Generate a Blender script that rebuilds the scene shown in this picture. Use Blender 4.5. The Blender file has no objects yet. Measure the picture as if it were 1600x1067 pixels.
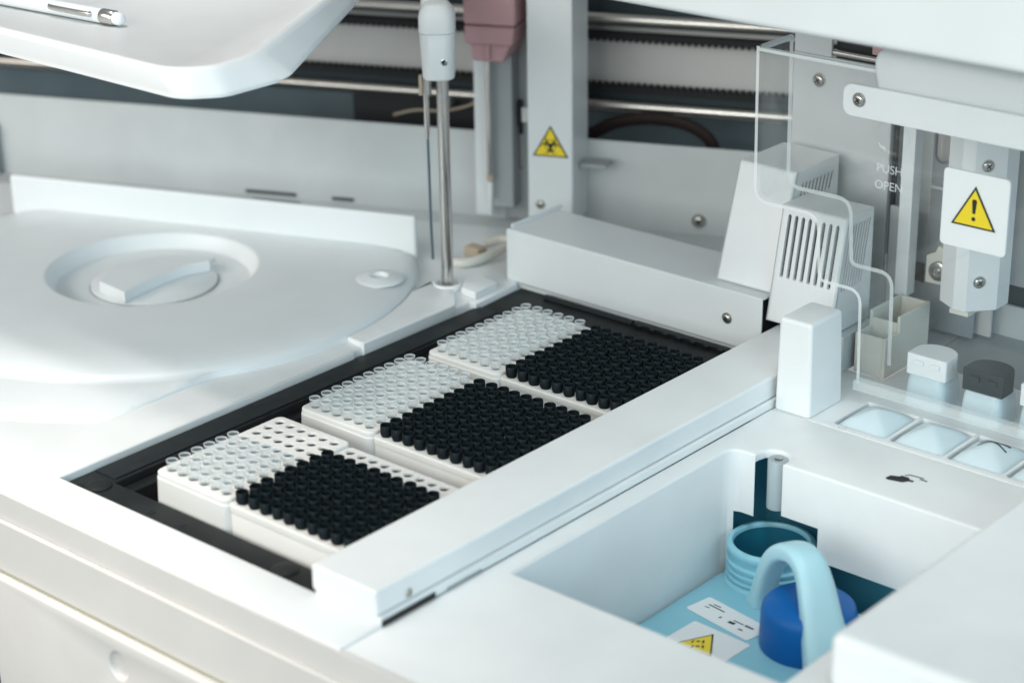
import bpy, bmesh, math, random
from mathutils import Vector, Matrix
random.seed(7)
S = 0.001                       # all numbers below are millimetres
sc = bpy.context.scene
C = sc.collection
PI = math.pi

# ------------------------------------------------------------------ camera
cam_d = bpy.data.cameras.new('camera'); cam = bpy.data.objects.new('camera', cam_d); C.objects.link(cam)
yaw, pitch, roll = math.radians(-41.27244), math.radians(22.38364), math.radians(-0.8604)
fw = Vector((math.cos(pitch)*math.sin(yaw), math.cos(pitch)*math.cos(yaw), -math.sin(pitch)))
r0 = Vector((math.cos(yaw), -math.sin(yaw), 0)); u0 = r0.cross(fw)
rt = r0*math.cos(roll) + u0*math.sin(roll); up = -r0*math.sin(roll) + u0*math.cos(roll)
M = Matrix((rt, up, -fw)).transposed().to_4x4(); M.translation = Vector((829.04, -658.18, 502.47))*S
cam.matrix_world = M
cam_d.sensor_width = 36; cam_d.lens = 36*3258.9/1600
cam_d.clip_start = 0.02; cam_d.clip_end = 60
cam_d.dof.use_dof = True; cam_d.dof.focus_distance = 1.25; cam_d.dof.aperture_fstop = 5.6
sc.camera = cam

# ------------------------------------------------------------------ world, lamps and added fill spots (indoor laboratory)
w = bpy.data.worlds.new('World'); sc.world = w; w.use_nodes = True
bg = w.node_tree.nodes['Background']; bg.inputs[0].default_value = (.70, .735, .75, 1); bg.inputs[1].default_value = .41
def area(name, loc, target, sx, sy, watts, col):
    d = bpy.data.lights.new(name, 'AREA'); d.shape = 'RECTANGLE'; d.size = sx; d.size_y = sy; d.energy = watts; d.color = col
    o = bpy.data.objects.new(name, d); C.objects.link(o); o.location = loc
    o.rotation_euler = (Vector(target)-Vector(loc)).to_track_quat('-Z', 'Y').to_euler()
    return o
area('room_lamp', (-.9, -1.5, .95), (0, -.1, 0), 1.1, .9, 8, (1, .90, .80))
area('front_window_lamp', (.55, -2.6, 1.0), (.1, .25, .05), 2.2, 1.3, 46, (.955, 1, .975))
def spot(name, loc, target, watts, col, deg, soft):
    d = bpy.data.lights.new(name, 'SPOT'); d.energy = watts; d.color = col; d.spot_size = math.radians(deg); d.spot_blend = 1.0; d.shadow_soft_size = soft
    o = bpy.data.objects.new(name, d); C.objects.link(o); o.location = loc
    o.rotation_euler = (Vector(target)-Vector(loc)).to_track_quat('-Z', 'Y').to_euler()
spot('front_fill_spot', (-.30, -.42, 1.7), (-.01, -.16, 0), 128, (1, .925, .85), 19, .16)  # added spot, no fixture there: bright pool on the front deck
spot('left_fill_spot', (-.9, -1.1, .75), (-.43, .04, 0), 26, (1, .93, .86), 20, .15)  # added warm spot from low front left, lifts the lid's left part
spot('fill_spot', (-.42, .0, 1.8), (-.19, .14, .2), 62, (1, .985, .95), 14, .15)  # unseen spot added to brighten the shelf tray
spot('fill_spot', (.75, -.35, 1.7), (.33, .27, 0), 54, (.95, 1, .97), 20, .2)  # unseen spot added to brighten the right deck
area('window_lamp', (2.8, -.6, 1.0), (.1, .1, 0), 1.6, 1.4, 24, (.50, .83, 1))
sc.view_settings.view_transform = 'Standard'; sc.view_settings.look = 'None'
sc.view_settings.exposure = 0.1; sc.view_settings.gamma = 1.0
sc.render.engine = 'CYCLES'
sc.cycles.max_bounces = 10; sc.cycles.transparent_max_bounces = 40; sc.cycles.diffuse_bounces = 4
sc.cycles.use_denoising = True; sc.cycles.sample_clamp_indirect = 6

# ------------------------------------------------------------------ materials
def mat(name, col, rough=.5, metal=0, bump=0, bscale=900, var=0, spec=.5, trans=None, coat=0, sss=0):
    m = bpy.data.materials.new(name); m.use_nodes = True; t = m.node_tree; N = t.nodes; L = t.links
    b = N['Principled BSDF']; b.inputs['Base Color'].default_value = (*col, 1)
    b.inputs['Roughness'].default_value = rough; b.inputs['Metallic'].default_value = metal
    b.inputs['Specular IOR Level'].default_value = spec
    if coat: b.inputs['Coat Weight'].default_value = coat; b.inputs['Coat Roughness'].default_value = .15
    if sss:
        b.inputs['Subsurface Weight'].default_value = sss; b.inputs['Subsurface Scale'].default_value = .006
        b.inputs['Subsurface Radius'].default_value = (1, 1, 1)
    tc = N.new('ShaderNodeTexCoord')
    if var:
        n = N.new('ShaderNodeTexNoise'); n.inputs['Scale'].default_value = 22; n.inputs['Detail'].default_value = 6
        L.new(tc.outputs['Object'], n.inputs['Vector'])
        r = N.new('ShaderNodeValToRGB'); r.color_ramp.elements[0].position = .35; r.color_ramp.elements[1].position = .68
        r.color_ramp.elements[0].color = (*[c*(1-var) for c in col], 1); r.color_ramp.elements[1].color = (*[min(1, c*(1+var*.25)) for c in col], 1)
        L.new(n.outputs['Fac'], r.inputs['Fac']); L.new(r.outputs['Color'], b.inputs['Base Color'])
        n2 = N.new('ShaderNodeTexNoise'); n2.inputs['Scale'].default_value = 60; n2.inputs['Detail'].default_value = 4
        L.new(tc.outputs['Object'], n2.inputs['Vector'])
        mr = N.new('ShaderNodeMapRange'); mr.inputs['To Min'].default_value = max(.03, rough-.1); mr.inputs['To Max'].default_value = min(1, rough+.12)
        L.new(n2.outputs['Fac'], mr.inputs['Value']); L.new(mr.outputs['Result'], b.inputs['Roughness'])
    if bump:
        n3 = N.new('ShaderNodeTexNoise'); n3.inputs['Scale'].default_value = bscale; n3.inputs['Detail'].default_value = 2
        L.new(tc.outputs['Object'], n3.inputs['Vector'])
        bp = N.new('ShaderNodeBump'); bp.inputs['Strength'].default_value = bump; bp.inputs['Distance'].default_value = .0004
        L.new(n3.outputs['Fac'], bp.inputs['Height']); L.new(bp.outputs['Normal'], b.inputs['Normal'])
    if trans is not None:                                    # thin see-through plastic: trans = share let through
        out = N['Material Output']; tr = N.new('ShaderNodeBsdfTransparent'); tr.inputs[0].default_value = (*[.85+.15*c for c in col], 1)
        mx = N.new('ShaderNodeMixShader'); mx.inputs[0].default_value = 1-trans
        L.new(tr.outputs[0], mx.inputs[1]); L.new(b.outputs[0], mx.inputs[2]); L.new(mx.outputs[0], out.inputs['Surface'])
    return m
def clear(name, tint, milky=.03, rough=.03):
    m = bpy.data.materials.new(name); m.use_nodes = True; t = m.node_tree; N = t.nodes; L = t.links
    N.remove(N['Principled BSDF']); out = N['Material Output']
    tr = N.new('ShaderNodeBsdfTransparent'); tr.inputs[0].default_value = (*tint, 1)
    gl = N.new('ShaderNodeBsdfGlossy'); gl.inputs['Roughness'].default_value = rough
    df = N.new('ShaderNodeBsdfDiffuse'); df.inputs[0].default_value = (.85, .9, .9, 1)
    m1 = N.new('ShaderNodeMixShader'); m1.inputs[0].default_value = milky
    m2 = N.new('ShaderNodeMixShader'); m2.inputs[0].default_value = .04
    L.new(tr.outputs[0], m1.inputs[1]); L.new(df.outputs[0], m1.inputs[2])
    L.new(m1.outputs[0], m2.inputs[1]); L.new(gl.outputs[0], m2.inputs[2])
    L.new(m2.outputs[0], out.inputs['Surface'])
    return m
WHITE = mat('white_plastic', (.80, .825, .83), .42, bump=.16, var=.05)
PAINT = mat('white_painted_metal', (.74, .775, .785), .36, bump=.12, bscale=1400, var=.03)
FRONTP = mat('front_panel_paint', (.66, .645, .62), .4, bump=.12, bscale=1400, var=.04)
SHELFW = mat('shelf_white_plastic', (.89, .905, .905), .4, bump=.08, var=.03)
SATIN = mat('white_satin_lid', (.78, .81, .82), .38, bump=.06, var=.03)
RACKW = mat('rack_white_plastic', (.76, .755, .73), .5, bump=.06, var=.03)
GREYW = mat('grey_painted_wall', (.60, .63, .635), .5, bump=.1, var=.06)
GREYM = mat('mid_grey_metal', (.34, .37, .385), .45, var=.08)
WARMG = mat('warm_grey_panel', (.66, .65, .63), .5, var=.06)
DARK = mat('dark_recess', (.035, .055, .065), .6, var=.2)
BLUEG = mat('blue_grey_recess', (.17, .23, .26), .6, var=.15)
BLACK = mat('black_plastic', (.010, .014, .016), .45, bump=.25, bscale=700, var=.3, spec=.3)
RUBBER = mat('black_tray_frame', (.021, .025, .026), .55, bump=.5, bscale=160, var=.45, spec=.16)
TIP = mat('black_tip_plastic', (.005, .010, .013), .48, spec=.18)
BELT = mat('belt_rubber', (.012, .014, .015), .75)
STEEL = mat('polished_steel', (.62, .61, .59), .22, 1, var=.08)
SCREW = mat('screw_steel', (.50, .49, .46), .28, 1)
NEEDLE = mat('needle_steel', (.16, .22, .26), .3, .9)
PINK = mat('dusty_pink_plastic', (.54, .32, .335), .48, var=.05)
CREAM = mat('cream_plastic', (.66, .65, .585), .5, var=.05)
TAN = mat('tan_rubber_tube', (.48, .40, .30), .6, var=.1)
YELLOW = mat('warning_yellow', (.86, .66, .025), .4)
INK = mat('black_ink', (.012, .014, .016), .5)
LABEL = mat('label_white', (.80, .83, .84), .45)
FROST = mat('frosted_lettering', (.86, .9, .9), .6, trans=.58)
CUP = mat('translucent_cup', (.80, .84, .85), .18, trans=.89)
CUPRIM = mat('translucent_cup_rim', (.86, .90, .92), .2, trans=.5)
ACRY = clear('clear_acrylic', (.985, .99, .99), .016)
ACRYE = mat('acrylic_sawn_edge', (.88, .92, .92), .3, trans=.36)
ACRYS = clear('clear_acrylic_side', (.97, .98, .98), .055)
ACRYB = mat('acrylic_thick_flange', (.86, .90, .90), .2, trans=.72)
PACK = mat('pack_translucent', (.60, .71, .75), .3, sss=.3)
BOTTLE = mat('translucent_blue_bottle', (.27, .58, .70), .35, sss=.35, var=.04)
BOTTLED = mat('bottle_inside', (.01, .14, .22), .5)
BCAP = mat('blue_cap', (.001, .12, .42), .42, var=.06, spec=.3)
DGREY = mat('dark_grey_cap', (.016, .028, .034), .42, bump=.1)
BROWN = mat('brown_cable', (.022, .014, .013), .6, spec=.2)
TEALD = mat('recess_teal_light', (.10, .42, .55), .6)  # bluish light through the bottle, put into the cavity walls' colour
VOIDSHADE = mat('rack_void_shade', (.10, .09, .085), .7)  # shade of the racks' hollow inside, put into a dark colour
RAIL = mat('guide_rail_steel', (.60, .57, .53), .32, 1, var=.1)
HANDLE = mat('bottle_handle_plastic', (.44, .71, .80), .38, sss=.4, var=.04)
GREYP = mat('grey_post', (.36, .43, .46), .4)
YSEAL = mat('yellowed_seal', (.50, .47, .33), .6)

# ------------------------------------------------------------------ mesh helpers
org = {}                                                     # world origin (mm) of every object
def mk(name, verts, faces, m, parent=None, bev=0, seg=2, sharp=38, fmat=None):
    V = [Vector(v) for v in verts]
    lo = Vector([min(v[i] for v in V) for i in range(3)]); hi = Vector([max(v[i] for v in V) for i in range(3)])
    o0 = Vector(((lo.x+hi.x)/2, (lo.y+hi.y)/2, lo.z))
    me = bpy.data.meshes.new(name); me.from_pydata([(v-o0)*S for v in V], [], faces)
    ms = m if isinstance(m, (list, tuple)) else [m]
    for q in ms: me.materials.append(q)
    if fmat:
        for i, p in enumerate(me.polygons): p.material_index = fmat[i]
    bm = bmesh.new(); bm.from_mesh(me); bmesh.ops.recalc_face_normals(bm, faces=bm.faces[:]); bm.to_mesh(me); bm.free()
    for p in me.polygons: p.use_smooth = True
    if not bev: me.set_sharp_from_angle(angle=math.radians(sharp))
    ob = bpy.data.objects.new(name, me); C.objects.link(ob); org[ob] = o0
    if parent: ob.parent = parent; ob.location = (o0-org[parent])*S
    else: ob.location = o0*S
    if bev:
        b = ob.modifiers.new('bevel', 'BEVEL'); b.width = bev*S; b.segments = seg; b.limit_method = 'ANGLE'
        b.angle_limit = math.radians(28); b.harden_normals = True; b.use_clamp_overlap = True
    return ob
def tag(o, label=None, cat=None, group=None, kind=None):
    if label: o['label'] = label
    if cat: o['category'] = cat
    if group: o['group'] = group
    if kind: o['kind'] = kind
    return o
def thing(name, base, label, cat, group=None):
    o = bpy.data.objects.new(name, None); C.objects.link(o); o.empty_display_size = .01
    org[o] = Vector(base); o.location = Vector(base)*S
    return tag(o, label, cat, group)
ID = lambda x, y, z: (x, y, z)
WO, WE, WN = Vector((-271, 418, 0)), Vector((.917, .399, 0)), Vector((-.399, .917, 0))
def WF(s, n, z): return tuple(WO + WE*s + WN*n + Vector((0, 0, z)))      # frame of the slanted back wall: along, behind, up
BF = [(0,1,3,2), (4,6,7,5), (0,4,5,1), (2,3,7,6), (0,2,6,4), (1,5,7,3)]
def box(name, x0, x1, y0, y1, z0, z1, m, parent=None, bev=0, F=ID, seg=2, top=None):
    v = []
    for x in (0, 1):
        for y in (0, 1):
            for z in (0, 1):
                X0, X1, Y0, Y1 = (top if (top and z) else (x0, x1, y0, y1))
                v.append(F((X0, X1)[x], (Y0, Y1)[y], (z0, z1)[z]))
    return mk(name, v, BF, m, parent, bev, seg)
def prism(name, poly, f, a, b, m, parent=None, bev=0, seg=2, fmat=None):
    """poly: list of (p,q); f(p,q,t) -> point; extruded t from a to b"""
    n = len(poly); v = [f(p, q, a) for p, q in poly] + [f(p, q, b) for p, q in poly]
    fc = [tuple(range(n-1, -1, -1)), tuple(range(n, 2*n))] + [(i, (i+1) % n, n+(i+1) % n, n+i) for i in range(n)]
    return mk(name, v, fc, m, parent, bev, seg, fmat=fmat)
XY = lambda p, q, t: (p, q, t)
XZ = lambda p, q, t: (p, t, q)
YZ = lambda p, q, t: (t, p, q)
def basis(N):
    N = Vector(N).normalized(); a = Vector((0, 0, 1)) if abs(N.z) < .9 else Vector((1, 0, 0))
    U = a.cross(N).normalized(); return U, N.cross(U), N
def lathe(name, prof, c, m, parent=None, axis=(0, 0, 1), n=32, sharp=38, fmat=None):
    """prof: (radius, height) list; r=0 ends close with a pole"""
    U, Vv, N = basis(axis); c = Vector(c); v = []; fc = []; mi = []; rings = []
    for r, h in prof:
        if r < 1e-6: rings.append([len(v)]); v.append(c+N*h)
        else:
            rings.append(list(range(len(v), len(v)+n)))
            v += [c + N*h + (U*math.cos(2*PI*i/n)+Vv*math.sin(2*PI*i/n))*r for i in range(n)]
    for k in range(len(rings)-1):
        A, B = rings[k], rings[k+1]
        for i in range(n):
            j = (i+1) % n
            if len(A) == 1 and len(B) == 1: continue
            if len(A) == 1: fc.append((A[0], B[j], B[i]))
            elif len(B) == 1: fc.append((A[i], A[j], B[0]))
            else: fc.append((A[i], A[j], B[j], B[i]))
            mi.append(fmat[k] if fmat else 0)
    return mk(name, v, fc, m, parent, sharp=sharp, fmat=mi if fmat else None)
def tube(name, pts, r, m, parent=None, n=12, smooth_n=8, radii=None, flat=1.0, cap=True):
    P = [Vector(p) for p in pts]
    if smooth_n > 1 and len(P) > 2:
        Q = []; RR = []
        for i in range(len(P)-1):
            p0, p1, p2, p3 = P[max(i-1, 0)], P[i], P[i+1], P[min(i+2, len(P)-1)]
            for k in range(smooth_n):
                t = k/smooth_n
                Q.append(.5*((2*p1)+(p2-p0)*t+(2*p0-5*p1+4*p2-p3)*t*t+(3*p1-p0-3*p2+p3)*t**3))
                if radii: RR.append(radii[i]*(1-t)+radii[i+1]*t)
        Q.append(P[-1]); P = Q
        if radii: RR.append(radii[-1]); radii = RR
    T = [(P[min(i+1, len(P)-1)]-P[max(i-1, 0)]).normalized() for i in range(len(P))]
    U = basis(T[0])[0]; v = []; fc = []
    for i, p in enumerate(P):
        U = (U - T[i]*U.dot(T[i])).normalized(); W = T[i].cross(U); rr = radii[i] if radii else r
        v += [p + (U*math.cos(2*PI*k/n)*flat + W*math.sin(2*PI*k/n))*rr for k in range(n)]
    for i in range(len(P)-1):
        for k in range(n):
            fc.append((i*n+k, i*n+(k+1) % n, (i+1)*n+(k+1) % n, (i+1)*n+k))
    if cap: fc += [tuple(range(n-1, -1, -1)), tuple(range((len(P)-1)*n, len(P)*n))]
    return mk(name, v, fc, m, parent, sharp=50)
def rrect(x0, x1, y0, y1, r, k=6):
    o = []
    for cx, cy, a in ((x1-r, y0+r, -PI/2), (x1-r, y1-r, 0), (x0+r, y1-r, PI/2), (x0+r, y0+r, PI)):
        o += [(cx+r*math.cos(a+PI/2*i/k), cy+r*math.sin(a+PI/2*i/k)) for i in range(k+1)]
    return o
def offset(poly, d):
    """grow a counter-clockwise polygon by d (mitred)"""
    n = len(poly); o = []
    for i in range(n):
        a, b, c = Vector(poly[i-1]), Vector(poly[i]), Vector(poly[(i+1) % n])
        e1, e2 = (b-a).normalized(), (c-b).normalized()
        n1, n2 = Vector((e1.y, -e1.x)), Vector((e2.y, -e2.x)); mv = n1+n2
        mv = mv/max(.35, mv.dot(mv)/2) if mv.length > 1e-6 else n1
        o.append((b.x+mv.x*d, b.y+mv.y*d))
    return o
def plate(name, outer, holes, z, depth, m, parent=None, b=1.0, f=XY, hdepth=None, sgn=-1, hb=None):
    """slab with holes; rounded top edges; depth = thickness; hdepth[h] = per-edge depth of a hole's wall"""
    bm = bmesh.new(); hb = b if hb is None else hb
    def ring(poly, zz):
        return [bm.verts.new(Vector(f(p, q, zz))) for p, q in poly]
    def join(A, B):
        for i in range(len(A)): bm.faces.new((A[i], A[(i+1) % len(A)], B[(i+1) % len(A)], B[i]))
    edges = []
    def loop(poly, g, bb, dl):
        R0 = ring(offset(poly, g*-bb), z)
        for i in range(len(R0)): edges.append(bm.edges.new((R0[i], R0[(i+1) % len(R0)])))
        last = R0
        for a in (PI/6, PI/3, PI/2):
            Rn = ring(offset(poly, -g*bb*(1-math.sin(a))), z+sgn*bb*(1-math.cos(a))); join(last, Rn); last = Rn
        if isinstance(dl, (int, float)): join(last, ring(poly, z+sgn*dl))
        else:
            n = len(poly)
            for i in range(n):
                p, q = poly[i], poly[(i+1) % n]
                a_, b_ = bm.verts.new(Vector(f(*p, z+sgn*dl[i]))), bm.verts.new(Vector(f(*q, z+sgn*dl[i])))
                bm.faces.new((last[i], last[(i+1) % n], b_, a_))
    loop(outer, 1, b, depth)
    for k, h in enumerate(holes): loop(h, -1, hb, hdepth[k] if hdepth and hdepth[k] else depth)
    bmesh.ops.triangle_fill(bm, use_beauty=True, use_dissolve=False, edges=edges)
    bm.verts.index_update(); v = [x.co.copy() for x in bm.verts]; fc = [tuple(x.index for x in q.verts) for q in bm.faces]; bm.free()
    return mk(name, v, fc, m, parent, sharp=50)
def screw(parent, c, N, r=3.2):
    h = r*.55; c = Vector(c)
    s = lathe('screw', [(r*1.25, 0), (r*1.25, .3), (r, .35), (r, h*.45), (r*.86, h*.8), (r*.5, h), (0, h*1.04)], c, SCREW, parent, axis=N, n=20)
    U, V, W = basis(N); U, V = (U*.8+V*.6), (V*.8-U*.6)
    v = []; fc = []
    for A, B in ((U, V), (V, U)):
        for sa in (-1, 1):
            for sb in (-1, 1):
                for sh in (.4, 1.08): v.append(c + A*sa*r*.55 + B*sb*r*.11 + W*h*sh)
        k = len(v)-8; fc += [tuple(k+i for i in q) for q in BF]
    mk('cross_slot', v, fc, INK, s)
    return s
def flat(name, pts, fr, m, parent, t0, t1):
    o, U, V, N = [Vector(q) for q in fr]
    return prism(name, pts, lambda p, q, t: o+U*p+V*q+N*t, t0, t1, m, parent)
def round_tri(w, h, r=.0):
    return [(-w/2, 0), (w/2, 0), (0, h)]
def warning(parent, fr, w, sym, name='warning_triangle', deep=True):
    """yellow triangle, black rim, black symbol; fr origin = middle of the base line"""
    h = w*.866
    o, U, V, N = [Vector(q) for q in fr]
    def tri(k): c = h/3; return [((x)*k, c+(y-c)*k) for x, y in round_tri(w, h)]
    rim = flat(name, tri(1), fr, INK, parent, .05, .25)
    sub = rim if deep else parent
    flat('yellow_field', tri(.86), fr, YELLOW, sub, .1, .4)
    g = lambda pts: flat('symbol', pts, fr, INK, sub, .2, .5)
    cy = h*.36
    if sym == '!':
        g([(-.030*w, cy-.02*w), (.030*w, cy-.02*w), (.055*w, cy+.24*w), (.035*w, cy+.28*w), (-.035*w, cy+.28*w), (-.055*w, cy+.24*w)])
        g([(.045*w*math.cos(a), cy-.13*w+.045*w*math.sin(a)) for a in [2*PI*i/12 for i in range(12)]])
    elif sym == 'bio':
        for k in range(3):
            a0 = PI/2+2*PI*k/3; cx0, cy0 = math.cos(a0), math.sin(a0)
            pts = []
            R1, d1, R2, d2 = .150*w, .150*w, .122*w, .186*w
            A = [math.radians(t) for t in range(40, 321, 14)]
            pts += [(cx0*d1 + R1*math.cos(a0+t), cy+cy0*d1+R1*math.sin(a0+t)) for t in A]
            pts += [(cx0*d2 + R2*math.cos(a0+t), cy+cy0*d2+R2*math.sin(a0+t)) for t in reversed(A)]
            g(pts)
        for k in range(3):
            A = [PI/2+2*PI*(k+.5)/3+math.radians(t) for t in range(-50, 51, 10)]
            g([(.165*w*math.cos(t), cy+.165*w*math.sin(t)) for t in A]+[(.132*w*math.cos(t), cy+.132*w*math.sin(t)) for t in reversed(A)])
    else:                                                     # corrosive: drops over a bar and a hand
        for x in (-.12, .10):
            g([((x-.05)*w, cy-.12*w), ((x+.07)*w, cy-.12*w), ((x+.07)*w, cy-.07*w), ((x-.05)*w, cy-.07*w)])
            g([((x+.03*math.cos(a))*w, cy+(.02+.05*math.sin(a))*w) for a in [2*PI*i/10 for i in range(10)]])
            g([((x-.02)*w, cy+.10*w), ((x+.08)*w, cy+.15*w), ((x+.07)*w, cy+.19*w), ((x-.03)*w, cy+.14*w)])
    return rim
def text(name, body, size, fr, m, parent, t0, t1):
    cu = bpy.data.curves.new('t', 'FONT'); cu.body = body; cu.size = size; cu.extrude = .15; cu.align_x = 'CENTER'
    ob = bpy.data.objects.new('t', cu); C.objects.link(ob)
    dg = bpy.context.evaluated_depsgraph_get(); me = bpy.data.meshes.new_from_object(ob.evaluated_get(dg))
    o, U, V, N = [Vector(q) for q in fr]
    v = [o+U*q.co.x+V*q.co.y+N*(t0 if q.co.z < 0 else t1) for q in me.vertices]; fc = [tuple(p.vertices) for p in me.polygons]
    bpy.data.objects.remove(ob); bpy.data.curves.remove(cu); bpy.data.meshes.remove(me)
    return mk(name, v, fc, m, parent, sharp=20)

# ================================================================== THE SETTING: deck, walls, floor
# left part of the deck, with the long edge beside the rack well
deck = plate('deck', [(-620, -62), (192.9, -62), (192.9, -31), (146, -31), (-62, -31), (-62, 203), (-64, 203), (-64, 480), (-620, 240)], [[(-264+110*math.cos(2*PI*i/40), 207+110*math.sin(2*PI*i/40)) for i in range(40)]], -12, 5.5, WHITE, b=1.2)
tag(deck, 'white moulded deck of the analyser in front of the rack well', kind='structure')
guard = thing('corner_guard', (-75, 260, -12), 'white curved corner guard wrapping the foot of the steel rod', 'guard')
arc = [(-264.0+186*math.cos(a), 207+186*math.sin(a)) for a in [math.radians(t) for t in range(2, 36, 4)]]
plate('plate', [(-63.5, 212), (-61.5, 212), (-61.5, 299), (-74, 313)] + [(-93+11*math.cos(a), 326+11*math.sin(a)) for a in [math.radians(t) for t in (-35, -70, -100, -130, -160, 170, 140)]] + arc[::-1][1:], [], -8.5, 9, WHITE, guard, b=1)
lathe('collar', [(10.5, -8), (10.5, 0), (9.9, .8), (8.6, .8), (8.2, 0), (8.2, -8)], (-93, 326, -8.2), WHITE, guard, n=28)
# front face below the deck: upper band, ledge, lower band, drawer
front = box('front_panel', -620, 520, -63.5, -60, -29.5, -13.2, FRONTP, bev=.4); tag(front, kind='structure')
band = box('front_band', -620, 520, -66, -60, -62, -29.7, FRONTP, bev=1.0); tag(band, kind='structure')
seal = box('gap_seal', -620, 520, -64, -60, -66, -61.9, YSEAL); tag(seal, kind='structure')
dr = thing('drawer', (80, -66, -180), 'white front drawer panel with a round thumb dimple, lower left corner', 'drawer')
dim = [(29+7.6*math.cos(2*PI*i/28), -81.5+8.2*math.sin(2*PI*i/28)) for i in range(28)]
plate('panel', [(-86, -180), (520, -180), (520, -64.3), (-86, -64.3)], [dim], -70.5, 8, FRONTP, dr, b=1.8, f=XZ, sgn=1, hb=1.4)
v = []; fc = []
for k in range(6):
    t = k/5; rr = math.cos(t*PI/2)
    v += [(29+7.6*rr*math.cos(2*PI*i/28), -69.3+3.4*math.sin(t*PI/2)+.0, -81.5+8.2*rr*math.sin(2*PI*i/28)) for i in range(28)]
for k in range(5): fc += [(k*28+i, k*28+(i+1) % 28, (k+1)*28+(i+1) % 28, (k+1)*28+i) for i in range(28)]
mk('thumb_dimple', v, fc, FRONTP, dr)
sidew = box('side_panel', -300, -88, -63, -60, -180, -66.5, DARK); tag(sidew, kind='structure')
# slanted back wall, floor behind the deck and the dark space above the wall
bw = box('back_wall', -420, 345, 0, 3, -14, 53.5, GREYW, F=WF, bev=.5); tag(bw, kind='structure')
fl = prism('floor', [(-640, 290), (-150, 385), (-62, 366), (122, 366), (200, 400), (200, 620), (-200, 480), (-640, 300)], XY, -16, -13, GREYW); tag(fl, kind='structure')
sc_w = screw(bw, WF(268.6, -.1, -2.5), -WN, 4.4)
rp = box('rear_panel', -460, 420, 64, 67, 76, 128, WARMG, F=WF); tag(rp, kind='structure')
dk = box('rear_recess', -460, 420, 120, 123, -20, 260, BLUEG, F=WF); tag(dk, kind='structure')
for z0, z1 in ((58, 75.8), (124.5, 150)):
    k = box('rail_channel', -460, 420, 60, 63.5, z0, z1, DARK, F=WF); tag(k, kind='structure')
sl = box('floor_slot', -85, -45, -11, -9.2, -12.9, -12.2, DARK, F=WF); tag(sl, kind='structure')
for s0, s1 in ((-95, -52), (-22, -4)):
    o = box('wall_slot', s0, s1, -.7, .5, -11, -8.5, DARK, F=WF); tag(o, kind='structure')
und = box('underframe', -620, 520, -55, 620, -205, -200, DARK); tag(und, kind='structure')
ends = box('left_wall_post', -318, -310, -8, -1, -13, 30, GREYM, F=WF, bev=.8); tag(ends, kind='structure')

# ================================================================== RACK WELL
well = thing('rack_well', (42, 160, -50), 'black sunken tray that holds the six racks', 'tray')
fo = [(-61.6, -30.6), (145.6, -30.6), (145.6, 372), (-61.6, 372)]
plate('frame', fo, [[(-40, -10), (142, -10), (142, 338), (-40, 338)]], -16.5, 26, RUBBER, well, b=.8)
plate('inner_ledge', [(-39.9, -9.9), (141.9, -9.9), (141.9, 337.9), (-39.9, 337.9)], [[(-31, -8.2), (140, -8.2), (140, 331), (-31, 331)]], -21.5, 22, BLACK, well, b=.7)
box('well_floor', -45, 146, -20, 340, -52, -48, BLACK, well)
for x, y in ((-43, -19), (110, -20)):
    lathe('rubber_disc', [(7.6, 0), (7.6, .8), (7.0, 1.3), (4, 1.75), (0, 1.9)], (x, y, -16.6), RUBBER, well, n=32)
for x, y, r in ((-52, -25, 2.2), (5, -21, 2.4), (30, -20, 1.8)):
    lathe('dimple', [(r, 0), (r, .35), (r*.7, .45), (r*.5, .2), (0, .15)], (x, y, -16.6), RUBBER, well, n=18)
tube('round_bar', [(-34, 361, -15.5), (42, 361, -15.5)], 2.6, BLACK, well, n=14, smooth_n=1)
box('toothed_strip', 43, 119, 358.5, 364, -17, -13.5, BLACK, well, bev=.5)
for k in range(7): box('tooth', 47+k*11, 51+k*11, 356.8, 358.6, -15.5, -13.8, BLACK, well, bev=.3)
box('left_channel', -60, -42, -8, 320, -17, -15.4, BLACK, well, bev=.7)

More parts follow.
